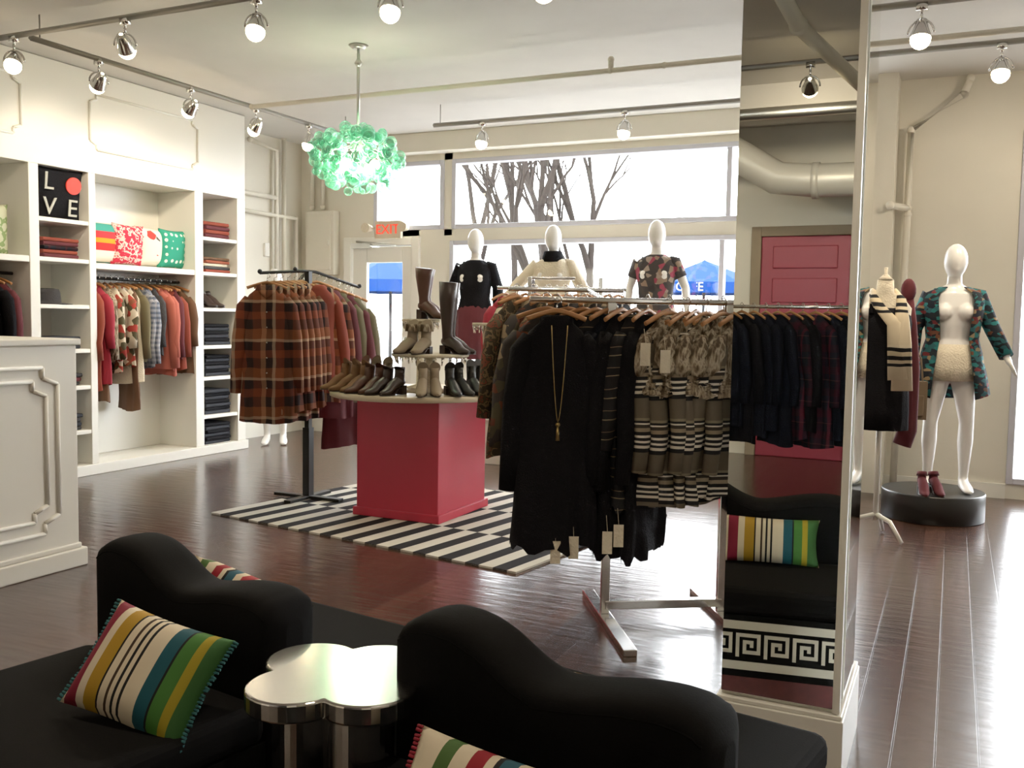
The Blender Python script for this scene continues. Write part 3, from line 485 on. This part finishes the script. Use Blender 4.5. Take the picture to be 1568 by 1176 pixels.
# ---------------- mannequins ----------------
def mannequin(name,loc,rz,s=1,arms=(((-.24,.02,1.2),(-.27,-.04,.95)),((.24,.02,1.2),(.27,-.04,.95))),top=None,hem=.88,sleeve=True,bottom=None,bhem=.55,bw=.17,open_front=None,legs=.08,collar=None,short=False):
    e=empty(name,loc,rz); e.scale=(s,s,s); bm=bmesh.new()
    tube(bm,[(0,0,.86),(0,0,.92),(0,0,1.0),(0,.005,1.1),(0,0,1.2),(0,0,1.32),(0,.005,1.42),(0,.01,1.46),(0,.01,1.49),(0,.01,1.56)],[(.10,.09),(.165,.105),(.16,.105),(.12,.085),(.135,.095),(.16,.105),(.17,.085),(.10,.06),(.052,.05),(.048,.048)],28,ref=(1,0,0))
    sphere(bm,(0,-.005,1.655),.11,24,sc=(.72,.88,1.12)); sphere(bm,(0,-.05,1.60),.05,14,sc=(.8,.9,.9))
    sphere(bm,(-.075,-.075,1.29),.06,14); sphere(bm,(.075,-.075,1.29),.06,14)
    for sg,(el,ha) in zip((-1,1),arms):
        sh_=V((sg*.165,.01,1.41)); el=V(el); ha=V(ha); d_=(ha-el).normalized()
        tube(bm,[sh_-V((sg*.04,0,0)),sh_,sh_.lerp(el,.5),el,el.lerp(ha,.3),ha-d_*.02,ha+d_*.02],[.045,.05,.042,.036,.036,.024,.022],14)
        for k in range(4):
            o_=V((0,(k-1.5)*.017,0)); tube(bm,[ha+o_*.7,ha+o_+d_*.07,ha+o_+d_*(.13-.012*abs(k-1.3)) ],[.013,.011,.007],8)
        tube(bm,[ha+V((0,-.02,0)),ha+d_*.04+V((0,-.045,0)),ha+d_*.075+V((0,-.05,0))],[.012,.010,.007],8)
        x=sg*legs
        tube(bm,[(sg*.085,0,.92),(sg*.087,-.0,.8),(x,-.01,.5),(x,.01,.36),(x,.015,.12),(x,.015,.07)],[(.085,.095),(.085,.09),(.05,.055),(.053,.058),(.032,.036),(.035,.04)],18,ref=(1,0,0))
        tube(bm,[(x,.05,.05),(x,.0,.055),(x+sg*.01,-.08,.035),(x+sg*.015,-.15,.02),(x+sg*.015,-.175,.016)],[(.025,.03),(.036,.045),(.042,.03),(.036,.018),(.02,.01)],14,ref=(1,0,0))
    ob=mk('body',bm,M['mann'],e,smooth=True)
    rm=ob.modifiers.new('r','REMESH'); rm.mode='VOXEL'; rm.voxel_size=.009; rm.use_smooth_shade=True; sm=ob.modifiers.new('s','SMOOTH'); sm.iterations=4; sm.factor=.5
    if top:
        bm=bmesh.new()
        rings=[(hem,.185,.13),(.95,.182,.125),(1.0,.175,.12),(1.1,.15,.11),(1.2,.16,.125),(1.29,.178,.15),(1.38,.182,.115),(1.43,.16,.09),(1.47,.085,.07)]
        if hem<.8: rings=[(hem,.23,.16),(.85,.205,.14)]+rings[1:]
        a0,a1=(0,2*math.pi)
        if open_front: a0,a1=(-hp+open_front,1.5*math.pi-open_front)
        seg=30; G=[]
        for z,hx,hy in rings:
            oo=1.0 if not open_front else 1.15
            G.append([bm.verts.new(((hx*oo+.004*math.sin(9*k))*math.cos(a0+(a1-a0)*k/seg),hy*oo*math.sin(a0+(a1-a0)*k/seg),z+(.05*math.cos(a0+(a1-a0)*k/seg)**2 if z==hem and open_front else 0))) for k in range(seg+1)])
        for j in range(len(G)-1):
            for k in range(seg): bm.faces.new((G[j][k],G[j][k+1],G[j+1][k+1],G[j+1][k])).smooth=True
        if sleeve:
            for sg,(el,ha) in zip((-1,1),arms):
                sh_=V((sg*.155,.01,1.41)); el=V(el); ha=V(ha); en=el.lerp(ha,.85) if not short else sh_.lerp(el,.6)
                pts=[sh_-V((sg*.03,0,0)),sh_,sh_.lerp(el,.5),el,en] if not short else [sh_-V((sg*.03,0,0)),sh_,en]
                tube(bm,pts,[.055,.064,.058,.055,.05][:len(pts)] ,14)
        if collar: tube(bm,[(0,.0,1.43),(0,0,1.48),(0,0,1.53)],[(.11,.1),(.10,.09),(.085,.08)],20,mi=1,ref=(1,0,0))
        mk('top_garment',bm,[top,collar or top],e,solid=.004 if not open_front else .008)
    if bottom:
        bm=bmesh.new(); seg=36; G=[]
        for j,z in enumerate([1.06,.98,.9,.8,.7,bhem] if bhem<.7 else [1.06,.98,.9,bhem]):
            r=[.14,.175,.185,.188,.188,.19][j]*bw/.17
            G.append([bm.verts.new(((r+.008*j*.4*math.sin(k*2))*math.cos(6.2832*k/seg),(r*.72+.008*j*.4*math.cos(k*2.5))*math.sin(6.2832*k/seg),z)) for k in range(seg)])
        for j in range(len(G)-1):
            for k in range(seg): bm.faces.new((G[j][k],G[j][(k+1)%seg],G[j+1][(k+1)%seg],G[j+1][k])).smooth=True
        mk('lower_garment',bm,[bottom],e,solid=.004)
    return e
mannequin('mannequin_in_black_top',(-4.44,8.6,.46),.1,1.03,arms=(((-.27,.05,1.18),(-.24,-.05,.92)),((.22,.05,1.2),(.24,.0,.93))),top=M['blackfab'],bottom=M['maroon'],bhem=.5)
mannequin('mannequin_in_cream_sweater',(-3.59,8.6,.46),.15,1.04,arms=(((-.36,.0,1.2),(-.42,-.15,1.05)),((.30,.0,1.18),(.3,-.15,1.0))),top=M['cream'],collar=M['blackfab'],bottom=M['blackfab'],bhem=.4)
mannequin('mannequin_in_floral_top',(-2.55,8.6,.46),.1,1.05,top=M['floralpink'],arms=(((-.24,.03,1.18),(-.25,-.02,.93)),((.26,.03,1.18),(.30,-.1,.97))),short=True,bottom=M['floralpink'],bhem=.6,bw=.16)
mannequin('mannequin_behind_rack',(-6.62,8.15,.0),.6,1.06,top=M['rust'],bottom=M['brownfab'],bhem=.5)
mannequin('mannequin_in_patterned_cardigan',(-.02,7.52,.2),.15,1.0,top=M['aztec'],hem=.66,open_front=.6,arms=(((-.25,.03,1.17),(-.27,-.03,.93)),((.27,.04,1.17),(.36,-.08,.95))),bottom=M['cream'],bhem=.80,bw=.158,legs=.12)
e=empty('round_black_plinth',(-.1,7.5,0)); bm=bmesh.new(); tube(bm,[(0,0,0),(0,0,.005),(0,0,.19),(0,0,.2)],[.34,.35,.35,.345],64); mk('drum',bm,M['blkleather'],e)
pair('red_ankle_boots',(-.13,7.30,.2),.3,M['maroon'],h=.15,heel=.07,gap=.1,s=.85)
e=empty('brown_handbag',(-.27,7.25,.88),.2); bm=bmesh.new(); box(bm,-.105,.105,-.045,.045,-.15,.12); box(bm,-.08,.08,-.06,-.045,-.12,.02); tube(bm,[(-.08,0,.1),(-.06,0,.28),(.0,0,.38),(.06,0,.28),(.08,0,.1)],.007,8); mk('bag_body',bm,M['olive'],e,bevel=.02)
e=empty('dress_form_stand',(-.42,6.55,0),RZ*.5); bm=bmesh.new()
tube(bm,[(0,0,.12),(0,0,1.0)],.018,12)
for k in range(3):
    a=k*2.094-.9; tube(bm,[(0,0,.16),(.12*math.cos(a),.12*math.sin(a),.13),(.22*math.cos(a),.22*math.sin(a),.015)],[.016,.014,.012],10)
mk('white_stand',bm,M['white'],e)
bm=bmesh.new(); tube(bm,[(0,0,.98),(0,0,1.05),(0,0,1.15),(0,0,1.25),(0,0,1.38),(0,0,1.5),(0,0,1.56),(0,0,1.6),(0,0,1.68)],[(.14,.1),(.155,.11),(.12,.09),(.13,.1),(.155,.12),(.165,.09),(.12,.06),(.055,.05),(.05,.045)],26,ref=(1,0,0)); tube(bm,[(0,0,1.68),(0,0,1.70),(0,0,1.72),(0,0,1.76)],[.05,.03,.01,.012],12); mk('bust',bm,M['cream'],e)
bm=bmesh.new(); seg=40; G=[]
for z,hx,hy in ((.72,.17,.14),(.85,.17,.13),(1.0,.165,.125),(1.15,.14,.105),(1.28,.155,.12),(1.4,.17,.13),(1.5,.15,.095)): G.append([bm.verts.new(((hx+.01*(1.5-z)*math.sin(5*k))*math.cos(6.2832*k/seg),(hy+.01*(1.5-z)*math.sin(4*k))*math.sin(6.2832*k/seg),z)) for k in range(seg)])
for j in range(len(G)-1):
    for k in range(seg): bm.faces.new((G[j][k],G[j][(k+1)%seg],G[j+1][(k+1)%seg],G[j+1][k])).smooth=True
for sg in (-1,1): tube(bm,[(sg*.09,-.1,1.46),(sg*.085,0,1.58),(sg*.09,.08,1.5)],.014,8)
mk('black_dress',bm,M['blackfab'],e,solid=.003)
bm=bmesh.new()
tube(bm,[(0,.075,1.58),(.07,.05,1.6),(.09,-.06,1.55),(.085,-.14,1.42),(.09,-.155,1.28),(.10,-.15,.98)],[(.02,.03),(.02,.03),(.03,.025),(.045,.02),(.055,.018),(.065,.015)],12)
tube(bm,[(0,.075,1.58),(-.07,.05,1.6),(-.07,-.07,1.55),(-.03,-.13,1.48),(.04,-.15,1.40),(.07,-.165,1.05)],[(.02,.03),(.02,.03),(.03,.025),(.035,.02),(.045,.018),(.06,.015)],12)
mk('striped_scarf',bm,M['scarf'],e)
e=empty('red_scarf_on_form',(-.29,6.75,1.60)); bm=bmesh.new(); sphere(bm,(0,0,.02),.06,14,sc=(.8,.7,1.3)); tube(bm,[(0,0,0),(.02,0,-.2),(.04,0,-.5),(.03,0,-.9),(.0,0,-1.0)],[(.03,.02),(.04,.03),(.05,.03),(.06,.04),(.06,.04)],14); mk('red_fabric_drape',bm,M['maroon'],e)
# ---------------- mirror column ----------------
e=empty('mirrored_column'); bm=bmesh.new(); box(bm,-.617,-.27,2.92,3.4,0,CZ-.002); box(bm,-.635,-.25,2.89,3.42,0,.22); box(bm,-.63,-.255,2.895,3.415,.22,.235); mk('column_core',bm,M['white'],e,bevel=.004)
bm=bmesh.new(); box(bm,-.615,-.283,2.905,2.9195,.25,CZ-.004); mk('front_mirror',bm,M['mirror'],e)
bm=bmesh.new(); box(bm,-.2695,-.262,3.0,3.33,.25,CZ-.004); mk('side_mirror',bm,M['mirror'],e)
bm=bmesh.new(); box(bm,-.283,-.262,2.90,2.925,.24,CZ-.004);  mk('corner_bead',bm,M['white'],e)
# ---------------- sofa ----------------
e=empty('wavy_back_double_sofa',(-1.3,1.886,0),-math.radians(9.65))
KEY=[(0,.655),(.012,.69),(.03,.715),(.07,.738),(.13,.748),(.22,.745),(.31,.722),(.42,.672),(.5,.652),(.6,.662),(.75,.685),(.86,.692),(.94,.685),(.975,.665),(.99,.645),(1,.61)]
def back(name,s0,s1):
    bm=bmesh.new(); n=64; rows=[]
    def zz(t):
        for (a,za),(b_,zb) in zip(KEY,KEY[1:]):
            if a<=t<=b_: q=(t-a)/(b_-a); return za+(zb-za)*q
    ts=[.0005,.003,.008,.015,.025]+[.04+.92*i/n for i in range(n+1)]+[.975,.985,.992,.997,.9995]
    for t in ts:
        z=sum(zz(min(1,max(0,t+o_)))*w_ for o_,w_ in ((-.04,.15),(-.02,.2),(0,.3),(.02,.2),(.04,.15))) if .05<t<.95 else (zz(max(0,t-.012))+zz(t)*2+zz(min(1,t+.012)))/4
        ed=min(t,1-t); th=.085*(1 if ed>.035 else math.sqrt(max(.10,1-((.035-ed)/.035)**2)))
        x=s0+(s1-s0)*t; row=[bm.verts.new((x,-th,.2))]
        for k in range(11):
            a=math.pi*k/10; row.append(bm.verts.new((x,-th*math.copysign(abs(math.cos(a))**.7,math.cos(a)),z-.035+.035*math.sin(a)**.8)))
        row.append(bm.verts.new((x,th,.2))); rows.append(row)
    m_=len(rows[0])
    for i in range(len(rows)-1):
        for k in range(m_-1): bm.faces.new((rows[i][k],rows[i+1][k],rows[i+1][k+1],rows[i][k+1])).smooth=True
        bm.faces.new((rows[i][m_-1],rows[i+1][m_-1],rows[i+1][0],rows[i][0]))
    bm.faces.new(rows[0]); bm.faces.new(list(reversed(rows[-1])))
    for sv in (-.08,.08):
        pts=[(s0+(s1-s0)*(.03+.94*i/40),sv*1.02,zz(.03+.94*i/40)-.036) for i in range(41)]
        tube(bm,pts,.004,6)
    mk(name,bm,M['black'],e)
back('back_left',-.97,-.2); back('back_right',.2,.97)
bm=bmesh.new(); box(bm,-1.0,.99,.088,.60,.33,.43); mk('far_seat_cushion',bm,M['black'],e,bevel=.035)
bm=bmesh.new(); box(bm,-.99,.98,.088,.585,.0,.33,0); mk('far_seat_base',bm,M['black'],e,bevel=.005)
bm=bmesh.new(); box(bm,-.985,.975,.5855,.588,.02,.10); mk('base_trim',bm,M['jute'],e)
bm=bmesh.new(); box(bm,-.97,-.2,-.75,-.088,.33,.43); box(bm,.2,.99,-.75,-.088,.33,.43); mk('near_seat_cushions',bm,M['black'],e,bevel=.03)
bm=bmesh.new(); box(bm,-.96,-.21,-.74,-.088,0,.33); box(bm,.21,.98,-.74,-.088,0,.33); box(bm,-.97,-.2,-.08,.08,0,.25); box(bm,.2,.97,-.08,.08,0,.25); mk('near_seat_bases',bm,M['black'],e)
pat=["11111110","10000010","10111010","10101010","10100010","10111110","10000000"]
bm=bmesh.new(); c_=.0125; x=-.97
while x<.88:
    for r_,row in enumerate(pat):
        for k,ch in enumerate(row):
            if ch=='1': box(bm,x+k*c_,x+(k+1)*c_,.586,.590,.175+(6-r_)*c_,.175+(7-r_)*c_)
    x+=8*c_
box(bm,-.975,.97,.586,.590,.128,.158); box(bm,-.975,.97,.586,.590,.278,.308)
mk('greek_key_trim',bm,M['greek'],e)
def sl(s_,v,z):
    a=-math.radians(9.65); return (-1.3+s_*math.cos(a)-v*math.sin(a),1.886+s_*math.sin(a)+v*math.cos(a),z)
pillow('striped_throw_pillow',None,sl(-.385,-.30,.535),(-.66,.16,.06),M['pstripe'],.36,.27,.12,24,fringe=M['teal'])
pillow('striped_throw_pillow',None,sl(.655,-.31,.495),(-.75,.10,.0),M['pstripe2'],.42,.25,.12,24,fringe=M['redfab'])
pillow('striped_throw_pillow',None,sl(-.65,.2,.515),(.35,.12,-.15),M['pstripe2'],.34,.28,.12)
pillow('striped_throw_pillow',None,sl(.64,.17,.52),(.38,0,-.17),M['pstripe'],.38,.19,.11)
e=empty('quatrefoil_side_table',(-1.235,1.745,0),.4)
def quat(r,off,n=72):
    out=[]
    for k in range(n):
        a=2*math.pi*k/n; best=0
        for j in range(4):
            c=math.pi/4+j*math.pi/2; dd=a-c; s2=off*math.sin(dd)
            if abs(s2)<r and math.cos(dd)>0: best=max(best,off*math.cos(dd)+math.sqrt(r*r-s2*s2))
        out.append((best*math.cos(a),best*math.sin(a)))
    return out
bm=bmesh.new(); extr(bm,quat(.110,.112),.545,.59); mk('table_top',bm,M['chrome'],e,bevel=.006)
bm=bmesh.new(); extr(bm,quat(.075,.085),.02,.545); extr(bm,quat(.09,.1),.0,.03); mk('lobed_pedestal',bm,M['chrome'],e,bevel=.004)
# ---------------- chandelier ----------------
CH=V((-4.13,6.05,2.54)); e=empty('glass_bubble_chandelier',CH); bm=bmesh.new()
tube(bm,[(0,0,.25),(0,0,CZ-CH.z-.06)],.012,10); tube(bm,[(0,0,CZ-CH.z-.03),(0,0,CZ-CH.z-.002)],[.04,.075],24); tube(bm,[(0,0,CZ-CH.z-.16),(0,0,CZ-CH.z-.13),(0,0,CZ-CH.z-.1)],[.012,.03,.012],10); tube(bm,[(0,0,CZ-CH.z-.1),(0,0,CZ-CH.z-.03)],.01,8); tube(bm,[(0,0,.26),(0,0,.1)],[.02,.05],12)
for k in range(6): a=k*1.047; tube(bm,[(0,0,.15),(.2*math.cos(a),.2*math.sin(a),.08),(.3*math.cos(a),.3*math.sin(a),-.02)],.006,6)
mk('stem_and_arms',bm,M['steel'],e)
bm=bmesh.new()
for i in range(190):
    while True:
        p=V([random.uniform(-1,1) for _ in range(3)])
        if .45<p.length<1: break
    if p.z<0: p.x*=.85; p.y*=.85
    sphere(bm,(p.x*.40,p.y*.40,p.z*.25+.02),random.uniform(.022,.052),12)
mk('green_glass_bubbles',bm,M['bubble'],e,smooth=True)
bm=bmesh.new()
for a in (0,1.57,3.14,4.7): sphere(bm,(.15*math.cos(a),.15*math.sin(a),-.02),.04,12)
mk('bulbs',bm,M['bulb'],e)
def light(name,kind,loc,en,col=(1,.80,.55),parent=None,**k):
    l=bpy.data.lights.new(name,kind); l.energy=en; l.color=col
    for a,b_ in k.items(): setattr(l,a,b_)
    o=bpy.data.objects.new(name,l); sc.collection.objects.link(o); o.location=loc; o.parent=parent; return o
light('chandelier_light','POINT',(0,0,0),28,(1,.88,.66),e,shadow_soft_size=.15)
def head(p,aim,en=70,drop=.16,ang=100):
    p=V(p); e=empty('track_light',p); d_=(V(aim)-(p-V((0,0,drop)))).normalized(); c=V((0,0,-drop)); bm=bmesh.new()
    box(bm,-.03,.03,-.018,.018,-.03,.01); tube(bm,[(0,0,-.02),(0,0,-.05)],.009,8)
    s_=d_.cross(V((0,0,1))).normalized()
    ring=[c+V((0,0,1))*.075*math.cos(a)+s_*.068*math.sin(a) for a in [i/12*math.pi-hp for i in range(13)]]
    tube(bm,[V((0,0,-.04)),ring[6]],.008,6); tube(bm,ring,.006,6)
    tube(bm,[c-d_*.09,c-d_*.08,c-d_*.03,c+d_*.02,c+d_*.03],[.012,.03,.042,.058,.058],20,cap=False)
    mk('lamp_head',bm,M['chrome'],e,smooth=True)
    bm=bmesh.new(); sphere(bm,c+d_*.035,.055,16); mk('bulb',bm,M['bulb'],e)
    o=light('lamp_light','SPOT',c+d_*.098,en,(1,.84,.63),e,spot_size=math.radians(ang),spot_blend=.8,shadow_soft_size=.05); o.rotation_euler=d_.to_track_quat('-Z','Y').to_euler()
for x,aim in ((-5.77,(-5.0,3.0,.5)),(-4.76,(-5.9,6.5,1.5)),(-3.73,(-3.3,3.2,0)),(-2.82,(-2.4,3.3,0)),(-1.94,(-1.6,7.0,.6))): head((x,4.43,3.21),aim,60)
for y,aim in ((5.06,(-6.8,5.5,2.2)),(5.97,(-6.8,6.2,2.2)),(6.76,(-6.8,6.9,1.8)),(7.52,(-6.0,7.0,.5))): head((-5.7,y,3.21),aim,36)
for x in (-4.08,-2.69): head((x,8.0,3.21),(x-.1,7.2,0),50)
head((.19,6.9,3.19),(.05,5.9,.3),70,ang=165); head((-.25,5.9,3.19),(-.3,5.2,.2),70,ang=160)
rail('track_rail',(-6.2,-1.2,3.22),(2.6,-1.2,3.22),M['galv']); rail('track_rail',(-5.5,1.6,3.22),(2.6,1.6,3.22),M['galv'])  # extra rails added to carry the fill spots below
for x in (-5,-3,-1,1.2): head((x,-1.2,3.21),(x-.3,-3.9,1.9),80,ang=120)  # fill spots added behind the camera to brighten the rear of the room
for x in (-4.6,-2.4,-.2,1.8): head((x,1.6,3.21),(x-.2,2.6,.0),50)  # second row of added fill spots, overhead and out of frame
head((.9,6.9,3.19),(.0,8.4,1.8),50,ang=120)  # out-of-frame spot added to brighten the pier wall
e=empty('door_2'); bm=bmesh.new(); x0,x1=-1.86,-.98; y=-4.3
box(bm,x0,x1,y,y+.05,0,2.28)
for z0,z1 in ((.15,.55),(.65,1.05),(1.15,1.5),(1.6,1.85),(1.95,2.18)): box(bm,x0+.12,x1-.12,y+.05,y+.07,z0,z1)
mk('door_leaf',bm,M['reddoor'],e,bevel=.015)
bm=bmesh.new(); box(bm,x0-.1,x0,y,y+.08,0,2.38); box(bm,x1,x1+.1,y,y+.08,0,2.38); box(bm,x0,x1,y,y+.08,2.28,2.38); mk('door_frame',bm,M['taupe'],e,bevel=.006)
bm=bmesh.new(); tube(bm,[(-5,-3.2,3.05),(-2.35,-3.2,3.05),(-2.0,-3.2,3.0),(-1.55,-3.2,2.72),(-1.2,-3.2,2.68),(1.8,-3.2,2.68)],.15,24)
for x,z in ((-2.35,3.05),(-1.2,2.68),(-3.5,3.05),(0,2.68)): tube(bm,[(x-.03,-3.2,z),(x+.03,-3.2,z)],.165,24)
mk('ventilation_duct',bm,mat('white_duct',(.6,.58,.52),.4,metal=.2))
pipe('ceiling_pipe',[[(-6,-2.2,3.1),(2.5,-2.2,3.1)]],.05,M['steel'])
pipe('ceiling_pipe',[[(-1.0,.8,3.3),(-1.0,-.6,3.3),(-.6,-1.8,3.05),(-.6,-1.8,3.35)],[(-1.4,.3,3.3),(-1.0,.3,3.3)]],.05,M['pipe'])
bm=bmesh.new(); box(bm,-7.15,3.2,-2.9,-2.5,3.15,CZ); mk('ceiling_beam',bm,M['ceil'])
# ---------------- outside ----------------
bm=bmesh.new(); box(bm,-60,60,9.6,80,-.2,-.05); mk('street_pavement',bm,M['hedgegrey'])
def tree(name,loc,ht,seed,lean=0.1,spread=.5,r0=.12,mx=6):
    rnd=random.Random(seed); bm=bmesh.new()
    def br(p,d,L,r,dep):
        pts=[p]; q=p.copy(); dd=d.copy()
        for i in range(3):
            dd=(dd+V([rnd.uniform(-.12,.12) for _ in range(3)])).normalized(); q=q+dd*L/3; pts.append(q.copy())
        tube(bm,pts,[r,r*.88,r*.76,r*.66],6 if dep<3 else 4,cap=False)
        if dep<mx:
            for k in range(3 if dep in(0,1,2) else 2):
                nd=(dd+V((rnd.uniform(-1,1)*spread*1.2,rnd.uniform(-.6,.6)*spread,rnd.uniform(.1,.5)))).normalized()
                br(pts[-1] if k<2 else pts[2],nd,L*rnd.uniform(.6,.8) if dep else L*.55,r*.62,dep+1)
    br(V((0,0,.0)),V((lean,0,1)).normalized(),ht,r0,0); mk(name,bm,M['bark'],None,loc)
tree('street_tree',(-5.6,13.0,-.05),2.0,3,.10,.55,.14); tree('street_tree',(-7.0,15.0,-.05),3.4,11,.02,.3,.08); tree('street_tree',(-9.0,17,-.05),3.0,5,.0,.5,.1); tree('street_tree',(-5.4,14.8,-.05),2.2,21,.0,.45,.10)
def umbrella(loc,s=1):
    e=empty('blue_patio_umbrella',loc); e.scale=(s,s,s); bm=bmesh.new(); n=8; r=1.15; top=bm.verts.new((0,0,2.5)); rg=[];lo=[]
    for k in range(n): a=k*6.2832/n; rg.append(bm.verts.new((r*math.cos(a),r*math.sin(a),2.05))); lo.append(bm.verts.new((r*math.cos(a),r*math.sin(a),1.85)))
    for k in range(n): bm.faces.new((top,rg[k],rg[(k+1)%n])); bm.faces.new((rg[k],lo[k],lo[(k+1)%n],rg[(k+1)%n]))
    mk('canopy',bm,M['blue'],e); bm=bmesh.new(); tube(bm,[(0,0,0),(0,0,2.5)],.03,8); tube(bm,[(0,0,0),(0,0,.05)],.25,16)
    tube(bm,[(-.75,.0,.72),(-.75,0,.75)],.4,24); tube(bm,[(-.75,0,0),(-.75,0,.72)],.03,8); mk('pole_and_table',bm,M['blackmetal'],e)
    text('white_letters','CAFE',.22,mat('white_print',(.3,.3,.3),.6),e,(0,-r*.95,1.95),(hp,0,0))
umbrella((-9.0,14.2,-.05)); umbrella((-4.75,19.5,-.05),1.08); umbrella((-12.5,15.5,-.05))
w=bpy.data.worlds.new('sky'); sc.world=w; w.use_nodes=True; bg=w.node_tree.nodes['Background']; bg.inputs[0].default_value=(.93,.97,1,1); bg.inputs[1].default_value=19
